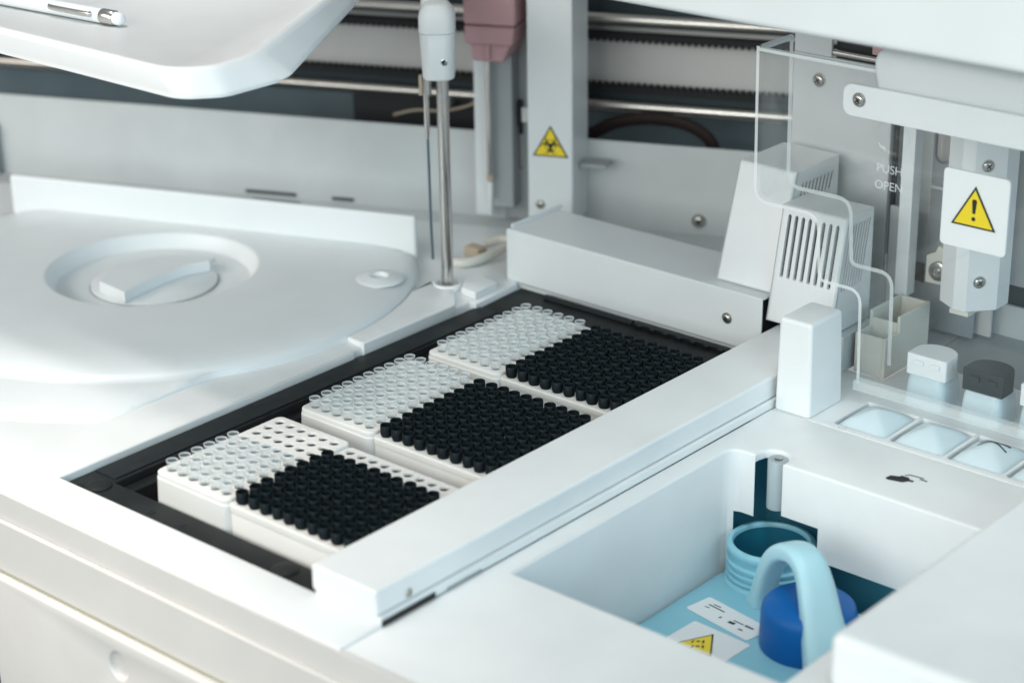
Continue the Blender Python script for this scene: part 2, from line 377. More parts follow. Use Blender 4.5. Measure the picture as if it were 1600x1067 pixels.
# ================================================================== RACKS, CUPS AND TIPS
P = 9.0
def hole_plate(name, nx, ny, r, ox, oy, z, margin, rc, depth, m, parent, n=16, hd=1.3):
    """top plate with nx x ny real holes; (ox, oy) = centre of the first hole"""
    v = []; fc = []; idx = {}
    def vid(p):
        k = tuple(round(c, 3) for c in p)
        if k not in idx: idx[k] = len(v); v.append(p)
        return idx[k]
    for i in range(nx):
        for j in range(ny):
            cx, cy = ox+i*P, oy+j*P; A = []; B = []; D = []; E = []
            for k in range(n):
                a = PI/4 + 2*PI*k/n; ca, sa = math.cos(a), math.sin(a); q = P/2/max(abs(ca), abs(sa))
                A.append(vid((cx+q*ca, cy+q*sa, z))); B.append(vid((cx+(r+.25)*ca, cy+(r+.25)*sa, z)))
                D.append(vid((cx+r*ca, cy+r*sa, z-.3))); E.append(vid((cx+r*.97*ca, cy+r*.97*sa, z-hd)))
            for k in range(n):
                l = (k+1) % n
                fc.append((A[k], A[l], B[l], B[k])); fc.append((B[k], B[l], D[l], D[k])); fc.append((D[k], D[l], E[l], E[k]))
    x0, x1, y0, y1 = ox-P/2, ox+(nx-.5)*P, oy-P/2, oy+(ny-.5)*P
    offs = sorted({round(P/2*math.tan(-PI/4+2*PI*k/n), 4) for k in range(n//4+1)})
    bx = sorted({round(ox+i*P+o, 3) for i in range(nx) for o in offs}); by = sorted({round(oy+j*P+o, 3) for j in range(ny) for o in offs})
    inner = []; dirs = []; kc = 6
    def corner(p, a): 
        for t in range(kc+1): inner.append(p); dirs.append(a+PI/2*t/kc)
    for x in bx[1:-1]: inner.append((x, y0)); dirs.append(('s', (0, -1)))
    corner((x1, y0), -PI/2)
    for y in by[1:-1]: inner.append((x1, y)); dirs.append(('s', (1, 0)))
    corner((x1, y1), 0)
    for x in bx[1:-1][::-1]: inner.append((x, y1)); dirs.append(('s', (0, 1)))
    corner((x0, y1), PI/2)
    for y in by[1:-1][::-1]: inner.append((x0, y)); dirs.append(('s', (-1, 0)))
    corner((x0, y0), PI)
    def ring(mm, zz):
        o = []
        for (x, y), d in zip(inner, dirs):
            if isinstance(d, tuple): o.append((x+d[1][0]*mm, y+d[1][1]*mm, zz))
            else:
                sx, sy = (1 if x > (x0+x1)/2 else -1), (1 if y > (y0+y1)/2 else -1)
                rr = rc-(margin-mm); k = mm-rr
                o.append((x+sx*k+rr*math.cos(d), y+sy*k+rr*math.sin(d), zz))
        return o
    R0 = [vid((x, y, z)) for x, y in inner]; prev = R0
    for mm, zz in ((margin-1.0, z), (margin-.45, z-.12), (margin-.12, z-.5), (margin, z-1.1), (margin, z-depth)):
        st = len(v); v += ring(mm, zz); cur = list(range(st, st+len(inner)))
        for i in range(len(inner)):
            j = (i+1) % len(inner)
            f = [prev[i], prev[j], cur[j], cur[i]]
            f = [q for t, q in enumerate(f) if q not in f[:t]]
            if len(f) > 2: fc.append(tuple(f))
        prev = cur
    return mk(name, v, fc, m, parent, sharp=50)
def tray_body(name, x0, x1, y0, y1, z0, z1, r, m, parent, lip=False):
    o = rrect(x0, x1, y0, y1, r); n = len(o); prof = [(0, z0), (0, z1-1), (.5, z1)] if not lip else [(-1.6, z0), (0, z1-1.2), (0, z1-.4), (.4, z1)]
    v = []; fc = []
    for d, z in prof: v += [(p[0], p[1], z) for p in offset(o, -d if d else 0)]
    for k in range(len(prof)-1): fc += [(k*n+i, k*n+(i+1) % n, (k+1)*n+(i+1) % n, (k+1)*n+i) for i in range(n)]
    fc.append(tuple(range(n-1, -1, -1)))
    st = len(v); v += [(p[0], p[1], z1) for p in offset(o, -2)]; k = len(prof)-1
    fc += [(k*n+i, k*n+(i+1) % n, st+(i+1) % n, st+i) for i in range(n)]
    return mk(name, v, fc, m, parent, sharp=50)
pos = ['front', 'middle', 'rear']
cup_racks = []; tip_racks = []
r0_ = thing('cup_rack', (22.5, 40.5, -46), '', 'rack', 'white cup racks in the rack well')
hole_plate('hole_plate', 6, 10, 2.75, 0, 0, 0, 2.6, 4.5, 4.0, RACKW, r0_)
box('void_shade', -4, 49, -4, 85, -13.5, -12.5, VOIDSHADE, r0_)  # added plane, coloured dark so the holes look shaded
tray_body('tray', -7.6, 52.6, -7.6, 88.6, -46, -3.2, 5, RACKW, r0_, lip=True)
r1_ = thing('tip_rack', (99, 40.5, -46), '', 'rack', 'tip racks in the rack well')
TX, TY, TZ = 57.9, 0.0, -2.0
hole_plate('hole_plate', 10, 10, 2.75, TX, TY, TZ, 1.5, 3.0, 4.0, RACKW, r1_)
box('void_shade', TX-4, TX+9*P+4, TY-4, TY+9*P+4, -14, -13, VOIDSHADE, r1_)
tray_body('tray', TX-P/2-1.2, TX+9.5*P+1.2, TY-P/2-1.2, TY+9.5*P+1.2, -46, TZ-3.8, 3, RACKW, r1_)
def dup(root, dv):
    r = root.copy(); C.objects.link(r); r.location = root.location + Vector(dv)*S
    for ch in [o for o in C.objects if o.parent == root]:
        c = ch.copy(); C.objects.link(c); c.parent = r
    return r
PY = 110.0
cl = ['white 60-hole cup rack nearest the front, its rear rows empty', 'white 60-hole cup rack in the middle, filled with clear cups', 'white 60-hole cup rack at the rear of the black well, filled with clear cups']
tl = ['pale rack of black tips nearest the front, its back rows of holes empty', 'pale rack full of black tips in the middle of the well', 'pale rack full of black tips at the rear beside the white panel']
for k in range(3):
    a = r0_ if k == 0 else dup(r0_, (0, PY*k, 0)); a['label'] = cl[k]
    b = r1_ if k == 0 else dup(r1_, (0, PY*k, 0)); b['label'] = tl[k]
ordn = ['first', 'second', 'third', 'fourth', 'fifth', 'sixth', 'seventh', 'eighth', 'ninth', 'tenth']
cup0 = lathe('cup', [(3.05, 6.0), (3.38, 6.0), (3.38, 5.2), (3.28, 5.0), (3.2, .6), (2.65, .2), (2.5, -10), (1.9, -17), (0, -17.6), (0, -17.0), (1.6, -16.4), (2.15, -10), (2.3, .2), (2.95, 1.0), (3.05, 6.0)],
             (0, 0, 0), [CUP, CUPRIM], n=20, sharp=60, fmat=[1, 1, 1] + [0]*11)
tip0 = lathe('pipette_tip', [(3.1, 6.9), (3.2, 7.0), (3.4, 7.0), (3.58, 6.8), (3.58, 1.4), (3.1, 1.6), (3.05, .25), (2.5, -.2), (1.6, -26), (.6, -34), (.3, -34), (2.0, -6), (3.1, 6.9)], (0, 0, 0), TIP, n=20, sharp=42)
used = {}
def place(proto, p, label, cat, group):
    o = proto if proto not in used else proto.copy()
    if proto in used: C.objects.link(o)
    used[proto] = 1; zoff = org[proto].z
    o.location = Vector((p[0], p[1], p[2]+zoff))*S
    o.rotation_euler = (random.uniform(-.012, .012), random.uniform(-.012, .012), random.uniform(0, 6.28))
    tag(o, label, cat, group)
for k in range(3):
    for j in range(10):
        for i in range(6):
            if k == 0 and (j > 6 or (j == 6 and i > 3 and False) or (j == 6)): continue
            place(cup0, (i*P, j*P+k*PY, random.uniform(-.1, .1)), 'clear cup in the %s white rack, %s row from front, %s column from left' % (pos[k], ordn[j], ordn[i]), 'cup', 'clear cups in the white racks')
    for j in range(10):
        for i in range(10):
            if k == 0 and j > 7: continue
            place(tip0, (TX+i*P, TY+j*P+k*PY, TZ+random.uniform(-.12, .12)), 'black tip in the %s tip rack, %s row from front, %s column from left' % (pos[k], ordn[j], ordn[i]), 'pipette tip', 'black tips in the tip racks')

# ================================================================== CROSSBAR AND PILLAR
cb = thing('crossbar', (169, 170, -12), 'long white bar lying across the deck right of the black tips', 'bar')
box('bar', 146.2, 191.5, -35, 392, -8.2, 6.2, WHITE, cb, bev=1.8, seg=3)
box('base_strip', 147, 193, -33.5, 390, -13.8, -8.4, WHITE, cb, bev=.7)
screw(cb, (191.4, -12, -4), (1, 0, 0), 2.0)
box('slot', 192.4, 193.6, -33, 5, -13.4, -10.2, INK, cb)
box('slot', 192.4, 193.5, 14, 40, -13.4, -11.8, GREYM, cb)
pl = box('end_post', 194.6, 219.6, 301.6, 338, -14, 46.5, WHITE, bev=2.4, seg=3, top=(195.8, 218.6, 302, 335.6)); tag(pl, 'white tapered upright block at the far end of the long bar', 'post')

# ================================================================== REAR WHITE PANEL
pn = thing('folded_cover', (24, 390, -12), 'long white folded metal cover behind the racks, screw at its right end', 'cover')
box('front_face', -73, 140.8, 365, 367, -12.4, 25.2, PAINT, pn, bev=.9)
box('top_face', -73, 140.8, 367.0, 420, 23.0, 24.9, PAINT, pn, bev=.9)
box('end_lip', -73, -71, 370, 424, 24.8, 27.4, PAINT, pn, bev=.6)
box('dark_end', 137, 139.6, 370, 419, -12, 22.8, INK, pn)
screw(pn, (114.6, 364.9, 5.6), (0, -1, 0), 3.0)

# ================================================================== ROTOR LID (left)
LC = Vector((-264, 207)); LT = -2.0
lid = thing('rotor_lid', (LC.x, LC.y, -12), 'large round white rotor lid with a recessed turning knob, left side', 'lid')
n = 144; prof_in = [(66.5, -13.2), (67.5, -13.1), (68.8, -12.2), (72.6, -3.4), (73.4, -2.5), (74.6, LT-.1), (75.8, LT)]
v = []; fc = []
rings = []
ch_a = Vector((-454.7, 229.3)); ch_d = (Vector((-146.6, 351.1))-ch_a).normalized(); ch_n = Vector((-ch_d.y, ch_d.x))
def lim(th):
    """distance from the lid centre to the chord behind it, along th"""
    d = Vector((math.cos(th), math.sin(th))); k = d.dot(ch_n)
    return (ch_a-LC).dot(ch_n)/k if k > 1e-3 else 1e9
def add_ring(fun):
    st = len(v)
    for i in range(n):
        th = 2*PI*i/n; r, z = fun(th); v.append((LC.x+r*math.cos(th), LC.y+r*math.sin(th), z))
    rings.append(list(range(st, st+n)))
for r, z in prof_in: add_ring(lambda th, r=r, z=z: (r, z))
for t in (.35, .7, .9, 1.0): add_ring(lambda th, t=t: (75.8+(min(150, lim(th))-75.8)*t, LT))
for a in range(1, 7):
    t = a/6*PI/2; add_ring(lambda th, t=t: (min(150+35*math.sin(t), lim(th)), LT-6.4*(1-math.cos(t))))
def skirt(th, t):
    r = 184 + 56*t; c = math.cos(th)
    if c > .05: r = min(r, max(185+t, (-101.5-LC.x)/c if math.sin(th) < -.3 else 0))
    r = min(r, lim(th)); return r
for t, z in ((.15, -8.0), (.6, -10.2), (1.0, -11.9), (1.02, -13)): add_ring(lambda th, t=t, z=z: (skirt(th, t), z))
for A, B in zip(rings, rings[1:]): fc += [(A[i], A[(i+1) % n], B[(i+1) % n], B[i]) for i in range(n)]
fc.append(tuple(rings[0][::-1]))
mk('cover', v, fc, SATIN, lid, sharp=60)
wl = 4
def LF(s, t, z): p = ch_a+ch_d*s+ch_n*t; return (p.x, p.y, z)
box('rear_upstand', 0, 331.5, -1, wl, -12, 22, SATIN, lid, F=LF, bev=2.2, seg=3)
knob = lathe('knob_disc', [(44, -13.1), (44, -11.4), (43.2, -10.9), (0, -10.9)], (-262, 206, 0), SATIN, lid, n=64)
lathe('knob_gap', [(44.1, -12.95), (45.0, -12.95)], (-262, 206, 0), GREYM, lid, n=64)
gp = [(-241.9, 163.5), (-247, 184), (-250.2, 205), (-250, 226), (-244, 243), (-262, 245), (-280, 228), (-287, 208), (-284, 184), (-273, 166.5)]
prism('grip', gp[::1], XY, -11.0, -2.6, SATIN, knob, bev=1.0)
lathe('pin', [(5.0, -13.1), (5.0, -12.2), (4.4, -11.6), (0, -11.4)], (-268, 260, 0), SATIN, lid, n=24)
lathe('pipette_port', [(17, -.6), (15.5, .5), (12, .9), (8.5, 2.2), (6.6, 2.4), (6.0, 1.8), (5.6, -1.4), (0, -1.5)], (-124.5, 291, LT), SATIN, lid, n=40)

# ================================================================== RAILS, BELTS, CABLE (behind the wall)
for nm, z, lb in (('guide_rail', 66.3, 'lower polished steel guide rail along the back'), ('guide_rail', 132.6, 'upper polished steel guide rail along the back')):
    o = tube(nm, [WF(-440, 50, z), WF(400, 50, z)], 4.1, RAIL, n=24, smooth_n=1); tag(o, lb, 'rail', 'steel guide rails')
def belt(z, sgn, label):
    pts = []; s = -440.0
    while s < 400:
        pts += [(s, z), (s+.6, z+sgn*2.3), (s+2.0, z+sgn*2.7), (s+3.2, z+sgn*2.3), (s+3.8, z)]; s += 5.0
    pts += [(400, z-sgn*4.2), (-440, z-sgn*4.2)]
    o = prism('toothed_belt', pts, lambda p, q, t: WF(p, t, q), 52, 60, BELT); tag(o, label, 'belt', 'toothed drive belts')
belt(79.5, 1, 'lower black toothed belt, teeth pointing up, above the lower rail')
belt(117.0, -1, 'upper black toothed belt, teeth pointing down, under the upper rail')
o = tube('cable', [WF(165, 40, 40), WF(178, 40, 47), WF(195, 40, 56), WF(222, 40, 61), WF(250, 40, 58), WF(268, 40, 46), WF(271, 40, 26)], 5, BROWN, flat=.55); tag(o, 'dark brown arched cable showing above the wall under the rail', 'cable')
o = tube('wire', [WF(20, 30, 52), WF(38, 30, 57), WF(60, 30, 58), WF(82, 30, 64), WF(96, 30, 74)], 1.0, TAN); tag(o, 'thin tan wire curving behind the needle under the lower rail', 'wire')
o = box('sensor_block', -25, 100, 58, 90, 30, 62.5, INK, F=WF, bev=1); tag(o, 'black block under the lower rail behind the thin needle', 'sensor')
o = box('rail_clip', 55, 61, 44, 60, 57, 66, GREYM, F=WF, bev=1); tag(o, 'small grey clip on the lower rail left of the white pipettor', 'clip')

# ================================================================== COLUMN WITH THE BIOHAZARD SIGN
col = thing('column', WF(166, -20, -4), 'pale grey upright column with a yellow biohazard triangle', 'column')
cn = -40
box('post', 149.5, 183.5, cn, cn+42, -3, 230, PAINT, col, F=WF, bev=1.6, seg=3)
fr = (WF(169.8, cn, 50.3), WE, (0, 0, 1), -WN)
warning(col, (WF(167.0, cn, 51), WE, (0, 0, 1), -WN), 27, 'bio')
screw(col, WF(159, cn, 14), -WN, 2.9)
br = box('bracket', 184.2, 205, -26, -10, 40, 43, GREYM, col, F=WF, bev=.6)

# ================================================================== WHITE PIPETTOR
RX, RY = -93.0, 326.0
rv = Vector((.755, .655, 0)); fv = Vector((-.655, .755, 0))
def HF(a, b, z): p = Vector((RX, RY, z)) + rv*a + fv*b; return tuple(p)
pp = thing('pipettor', (RX, RY, -14), 'white pipettor head on a steel rod with a thin needle beside it', 'pipettor')
lathe('rod', [(4.1, -40), (4.1, 155)], (RX, RY, 0), STEEL, pp, n=28)
def loft(name, secs, m, parent, f):
    k = len(secs[0][1]); v = []; fc = []
    for z, pts in secs: v += [f(p[0], p[1], z) for p in pts]
    for q in range(len(secs)-1): fc += [(q*k+i, q*k+(i+1) % k, (q+1)*k+(i+1) % k, (q+1)*k+i) for i in range(k)]
    fc += [tuple(range(k-1, -1, -1)), tuple(range((len(secs)-1)*k, len(secs)*k))]
    return mk(name, v, fc, m, parent, sharp=50)
def rr(hw, hd, r, cx=0, cy=0): return rrect(cx-hw, cx+hw, cy-hd, cy+hd, r, 5)
hd = loft('head', [(138.0, rr(9.3, 11, 6.5, -2)), (138.6, rr(10.2, 12, 7, -2)), (140, rr(10.6, 12.3, 7, -2)), (169, rr(11.7, 13, 7, -2.4)), (169.4, rr(11.3, 12.6, 7, -2.4))], WHITE, pp, HF)
loft('cap', [(169.6, rr(11.5, 12.8, 7, -2.4)), (170, rr(12, 13.3, 7, -2.4)), (180, rr(12, 13.3, 7, -2.4)), (184, rr(10.6, 12, 7, -2.4)), (187.5, rr(8, 9.5, 6, -2.4)), (188.3, rr(6, 7.5, 5, -2.4))], WHITE, pp, HF)
box('arm', -13.5, 2, 8, 120, 166, 192, WHITE, pp, F=HF, bev=6, seg=4)
lathe('set_screw', [(2.3, -.1), (2.3, .35), (1.9, .5), (1.6, -.0), (0, -.05)], HF(2.2, -12.75, 151), STEEL, pp, axis=-fv, n=18)
lathe('set_screw_socket', [(1.2, 0), (1.2, .5), (0, .5)], HF(1.6, -12.8, 151.2), INK, pp, axis=-fv, n=14)
lathe('needle_holder', [(3.6, 126), (3.6, 139)], HF(-11.0, 1, 0), STEEL, pp, n=18)
box('holder_plate', -15.6, -13.2, -3, 3, 126, 139, TAN, pp, F=HF, bev=.4)
lathe('needle_sleeve', [(1.2, 95), (1.9, 103), (2.0, 127)], HF(-11.0, 1, 0), STEEL, pp, n=14)
tube('needle', [HF(-10.8, 1, 98), HF(-10.4, 1, 40), HF(-10.4, 1, 34), HF(-9.8, 1, 9)], .95, NEEDLE, pp, n=10, smooth_n=3)

# ================================================================== PINK PIPETTOR
pk = thing('pipettor', WF(110, -30, -6), 'dusty pink pipettor head above a white needle guard, left of the column', 'pipettor')
box('upper_head', 104, 143, -46, 10, 146, 190, PINK, pk, F=WF, bev=2.5, seg=3)
box('lower_head', 104.5, 140, -44, 6, 131, 145.4, PINK, pk, F=WF, bev=2.5, seg=3, top=(104, 142, -45, 8))
box('nose', 108.5, 132, -40, 2, 118, 131.5, PINK, pk, F=WF, bev=2.0, top=(107, 138, -41, 3))
box('nose_rib', 119, 123, -43, -38, 120, 131.5, PINK, pk, F=WF, bev=.8)
box('needle_guard', 102.2, 115.4, -20, -16, -5.5, 150, PAINT, pk, F=WF, bev=1.5)
box('guard_side', 115.6, 132, -20, -3, 2, 150, GREYM, pk, F=WF, bev=1.2)
lathe('needle', [(1.9, 24), (2.2, 30), (2.2, 122)], WF(116.5, -27, 0), STEEL, pk, n=16)
lathe('amber_ring', [(2.6, 25), (2.6, 29.5), (0, 29.5)], WF(116.5, -27, 0), TAN, pk, n=16)
lathe('needle_tip', [(.7, 9), (1.7, 13), (1.7, 25)], WF(116.5, -27, 0), LABEL, pk, n=12)
cr = thing('slotted_carriage', WF(135, 10, -12), 'dark grey carriage frame with an oval slot behind the needle guard', 'frame')
plate('frame_plate', [(120, -12), (150, -12), (150, 190), (120, 190)], [rrect(128, 135, 28, 66, 3.4)], 4, 3, GREYM, cr, b=.6, f=lambda p, q, t: WF(p, t-8, q), sgn=1)
box('dark_backing', 119, 151, 1, 2, -12, 190, DARK, cr, F=WF)
box('latch', 136, 150, -12, -6, 66, 78, GREYW, cr, F=WF, bev=1.5)
box('latch_gap', 132.5, 135.6, -9, -5, 62, 82, INK, cr, F=WF, bev=.8)

# ---- small plate and cream tube beside the rod
sp = thing('side_plate', (-70, 340, -12), 'small white stepped plate between the steel rod and the cover panel', 'plate')
plate('plate', [(-75, 317), (-58, 316), (-61.5, 363), (-73.4, 366), (-101, 390), (-102, 352)] , [], -12.2, 5, WHITE, sp, b=.8)
prism('raised_step', [(-77, 322), (-62.5, 320.5), (-65, 346), (-86, 350), (-88, 338)], XY, -12.1, -6.6, WHITE, sp, bev=1.2)
ct = thing('tube_clip', (-118, 385, -13), 'cream tube looped round a tan clip on the floor behind the rod', 'tube')
tube('tube', [(-131, 366, -9), (-120, 361, -9), (-110, 365, -8.5), (-105, 380, -7), (-104, 398, -5)], 3.4, CREAM, ct)
tube('tube_end', [(-122, 398, -6), (-116, 408, -4), (-107, 410, -3)], 3.2, CREAM, ct)
box('clip', -128, -114, 381, 391, -13, -4, TAN, ct, bev=1.5)

# ================================================================== VENTED UNITS
def vent_unit(name, label, x0, x1, yb, zb, zt, lean, depth, fs, ss):
    """housing with a leaning front; fs / ss = slots (count, from, to, bottom, top) in mm on the front / right side"""
    t = thing(name, ((x0+x1)/2, yb+depth/2, zb), label, 'housing', 'white vent housings')
    H = zt-zb; yk = yb+depth; wt = 2.0; X = x1-x0
    yf = lambda z: yb+lean*(z-zb)/H
    FF = lambda u, q, d: (x0+u, yf(zb+q)+d, zb+q)
    SF = lambda u, q, d: (x1-d, u+yf(zb+q), zb+q)
    def slots(sl, wd=.24):
        if not sl: return []
        cnt, a, b_, lo, hi = sl; st = (b_-a)/cnt; w_ = st*wd
        return [[(a+st*(k+.5)-w_, lo), (a+st*(k+.5)+w_, lo), (a+st*(k+.5)+w_, hi-w_), (a+st*(k+.5), hi), (a+st*(k+.5)-w_, hi-w_)] for k in range(cnt)]
    plate('front_face', [(0, 0), (X, 0), (X, H), (0, H)], slots(fs), 0, wt+1, WHITE, t, b=2.4, f=FF, sgn=1, hb=.25)
    plate('side_face', [(1.0, 0), (depth, 0), (depth-lean, H), (1.0, H)], slots(ss, .31), 0, 1.1, WHITE, t, b=.9, f=SF, sgn=1, hb=.15)
    v = [(x0, yb+.8, zb+.4), (x1-.6, yb+.8, zb+.4), (x1-.6, yk, zb+.4), (x0, yk, zb+.4), (x0, yf(zt)+1.0, zt-.2), (x1-.8, yf(zt)+1.0, zt-.2), (x1-.8, yk, zt-.2), (x0, yk, zt-.2)]
    mk('shell', v, [(4, 5, 6, 7), (0, 3, 7, 4), (3, 2, 6, 7), (0, 1, 2, 3)], WHITE, t)
    i = wt+1.2
    v = [(x0+1, yb+i, zb+1), (x1-i, yb+i, zb+1), (x1-i, yk-1, zb+1), (x0+1, yk-1, zb+1), (x0+1, yf(zt)+i, zt-1), (x1-i, yf(zt)+i, zt-1), (x1-i, yk-1, zt-1), (x0+1, yk-1, zt-1)]
    mk('inside_shade', v, [(0, 1, 5, 4), (1, 2, 6, 5)], INK, t)  # black sheet painting the shade behind the slots
    return t
vent_unit('vent_housing', 'tall white housing with plain leaning front and short side slots, on the cover panel', 98, 141, 375, 25.3, 100, 23, 73, None, (9, 10, 48, 54, 66))
vent_unit('vent_housing', 'white slotted vent housing with a leaning front, behind the upright block', 142.5, 190, 367, 10.5, 84, 15, 46, (8, 4, 44, 29, 68.5), (8, 5, 29.5, 27, 68))
o = box('lower_block', 150, 196, 374, 412, -13.6, 10.2, GREYW, bev=.6); tag(o, 'grey block under the slotted vent housing', 'block')

# ================================================================== RIGHT DECK WITH THE BOTTLE COMPARTMENT
hole = [(206, 49), (372, 49), (372, 243), (266, 243), (241, 243)]
notch = [(231.5+9.5*math.cos(a), 247+9.5*math.sin(a)) for a in [math.radians(t) for t in (0, 30, 60, 90, 120, 150, 180)]]
hole += notch + [(222, 243), (213, 243), (209, 241.5), (206.6, 238), (206, 233)]
hd_ = [100, 100, 53.5, 33, 33] + [5]*7 + [39.5, 39.5, 90, 90, 90]
rd = plate('deck', [(193.15, -61.5), (520, -61.5), (520, 301.5), (193.15, 301.5)], [hole], -13.5, 6, WHITE, b=1.0, hdepth=[[h for h in hd_]], hb=1.6)
tag(rd, 'white deck round the bottle compartment', kind='structure')
cv = box('compartment_floor', 190, 380, 40, 300, -182, -180, TEALD); tag(cv, kind='structure')
cb2 = box('compartment_back', 190, 380, 292, 294, -181, -20, TEALD); tag(cb2, kind='structure')
cs = box('compartment_side', 196, 198, 200, 292, -181, -20, TEALD); tag(cs, kind='structure')
lathe_post = thing('level_post', (232, 249, -60), 'grey round post with a screw in its top, in the compartment notch', 'post')
lathe('shaft', [(6.2, -46), (6.2, -16.5), (5.7, -15.8), (2.6, -15.8), (2.3, -16.6), (0, -16.6)], (233, 250.5, 0), GREYP, lathe_post, n=28)
lathe('screw_head', [(2.0, -16.5), (2.0, -15.5), (1.2, -15.2), (0, -15.4)], (233, 250.5, 0), SCREW, lathe_post, n=16)
# printed bottle pictogram on the deck
mk_o = thing('bottle_pictogram', (303, 269, -13.5), 'small black tipping bottle pictogram printed on the white deck', 'pictogram')
fr = (Vector((303, 269, -13.5)), (.955, .29, 0), (-.29, .955, 0), (0, 0, 1))
flat('bottle_mark', [(-9, -2.5), (-7.5, -4.2), (1, -4.6), (4, -2.2), (6.5, -2.4), (6.8, -.4), (4.2, .2), (3.2, 2.4), (-1, 3.6), (-2.2, 2.0), (-7, 1.6)], fr, INK, mk_o, .05, .16)
flat('stroke', [(.5, 4.4), (3, 5.6), (11, 4.0), (11.3, 4.8), (3, 6.6), (.2, 5.2)], fr, INK, mk_o, .05, .16)
flat('stroke', [(9, 2.4), (13.5, 1.0), (13.8, 2.0), (9.4, 3.4)], fr, INK, mk_o, .05, .16)
# raised block, foreground right
fb = box('raised_block', 390, 620, 58, 320, -13.2, 15.5, WHITE, bev=5, seg=4); tag(fb, 'white raised cover block in the near right corner, out of focus', 'cover')

# ================================================================== BLUE BOTTLE IN THE COMPARTMENT
bt = thing('canister', (280, 170, -180), 'translucent blue canister with a threaded open neck, arched handle and labels', 'canister')
loft('body', [(-180, rr(75, 55, 14, 284, 186)), (-96, rr(76.5, 56, 14, 284, 186)), (-89.5, rr(75.5, 55, 14, 284, 186)), (-87.2, rr(72, 52, 12, 284, 186)), (-86.4, rr(66, 46, 10, 284, 186))], BOTTLE, bt, lambda x, y, z: (x, y, z))
nk = [(27, -86.5), (26.2, -85), (24.2, -83.5)]
for z in (-81.5, -77, -72.5): nk += [(24.2, z-1.6), (25.8, z-.7), (25.8, z+.3), (24.2, z+1.2)]
nk += [(24.4, -68), (25.6, -66.5), (25.8, -63.5), (24.9, -62.4), (22.6, -62.2), (21.8, -63), (21.6, -65)]
lathe('neck', nk, (237, 240, 0), BOTTLE, bt, n=48, sharp=50)
lathe('neck_inside', [(21.6, -65), (21.4, -84), (0, -84)], (237, 240, 0), BOTTLED, bt, n=32)
hp = [Vector(q) for q in [(249, 213, -93), (252, 211, -80), (258, 207, -62), (267, 202, -46), (279, 196.5, -37), (291, 191, -35), (300, 187, -43), (312, 178, -62), (326, 168, -86), (338, 160, -108)]]
hw = [9, 7.2, 7, 7.4, 8.2, 8.8, 9.6, 11.5, 15.5, 21]; ht = [9, 5.6, 4.6, 4.8, 5.2, 5.6, 5.6, 6.0, 7, 9]
HQ = []
for i in range(len(hp)-1):
    p0, p1, p2, p3 = hp[max(i-1, 0)], hp[i], hp[i+1], hp[min(i+2, len(hp)-1)]
    for k in range(5):
        t = k/5; HQ.append((.5*((2*p1)+(p2-p0)*t+(2*p0-5*p1+4*p2-p3)*t*t+(3*p1-p0-3*p2+p3)*t**3), hw[i]*(1-t)+hw[i+1]*t, ht[i]*(1-t)+ht[i+1]*t))
HQ.append((hp[-1], hw[-1], ht[-1])); v = []; fc = []; wdir = Vector((.52, .85, 0)).normalized(); sec = rrect(-1, 1, -1, 1, .62, 5); k = len(sec)
for i, (p, a, b_) in enumerate(HQ):
    tg = (HQ[min(i+1, len(HQ)-1)][0]-HQ[max(i-1, 0)][0]).normalized(); nd = tg.cross(wdir).normalized()
    v += [p+wdir*q[0]*a+nd*q[1]*b_ for q in sec]
for i in range(len(HQ)-1): fc += [(i*k+m_, i*k+(m_+1) % k, (i+1)*k+(m_+1) % k, (i+1)*k+m_) for m_ in range(k)]
mk('handle', v, fc, HANDLE, bt, sharp=70)
lathe('blue_lid', [(26, -87), (26.6, -82), (26.2, -66), (25, -61.5), (22.5, -59.6), (0, -59.2)], (296, 190, 0), BCAP, bt, n=44)
l1 = flat('label', rrect(-24, 24, -9.5, 9.5, 1.5, 3), ((246, 185.5, -86.4), (.985, -.17, 0), (.17, .985, 0), (0, 0, 1)), LABEL, bt, .05, .3)
for a, b_, c_, d_ in ((-18, 2.4, 12, .9), (-18, -.6, 3, .7), (-4, -3.6, 1.2, 1.6), (4, .4, 7, .8), (3, -3.4, 4.2, 2.2), (12, .8, 6, 1.5), (12, -4.6, 3, 1.2), (-16, 4.6, 5, .7)):
    flat('print', [(a, b_), (a+c_, b_+.5), (a+c_, b_+d_+.5), (a, b_+d_)], ((246, 185.5, -86.4), (.985, -.17, 0), (.17, .985, 0), (0, 0, 1)), INK, l1, .2, .4)
l2 = flat('label', rrect(-20, 20, -24, 20, 1.5, 3), ((252, 151, -86.4), (.985, -.05, 0), (.05, .985, 0), (0, 0, 1)), LABEL, bt, .05, .3)
warning(l2, ((256.7, 156.2, -86.2), (.54, -.84, 0), (-.84, -.54, 0), (0, 0, 1)), 24, 'cor', deep=False)

# ================================================================== REAGENT PACKS AND THEIR TRAY
slots_ = [[(234.5+37.6*k, 308.2), (265.5+37.6*k, 308.2), (267.5+37.6*k, 310), (267.5+37.6*k, 347), (232.5+37.6*k, 347), (232.5+37.6*k, 310)] for k in range(6)]
rt_ = plate('reagent_tray', [(194, 302.1), (520, 302.1), (520, 420), (222.5, 420), (222.5, 381), (194, 381)], slots_, -13.5, 18, WHITE, b=.7, hb=.9); tag(rt_, 'white reagent tray with a row of square openings', kind='structure')
lathe('pin_hole', [(2.6, 0), (2.4, .15), (1.9, .2), (1.6, -.4), (0, -.4)], (240.4, 305.2, -13.5), GREYW, rt_, n=20)
def dome(x, y, X0, X1, Y0, Y1):
    u = abs(2*(x-X0)/(X1-X0)-1); w_ = abs(2*(y-Y0)/(Y1-Y0)-1)
    k = 1-(u**6+w_**6)**(1/6)
    k = max(0, k); k = .55*k + .45*math.sin(k*PI/2)**.8
    return -15.6 + 9.0*k**.9
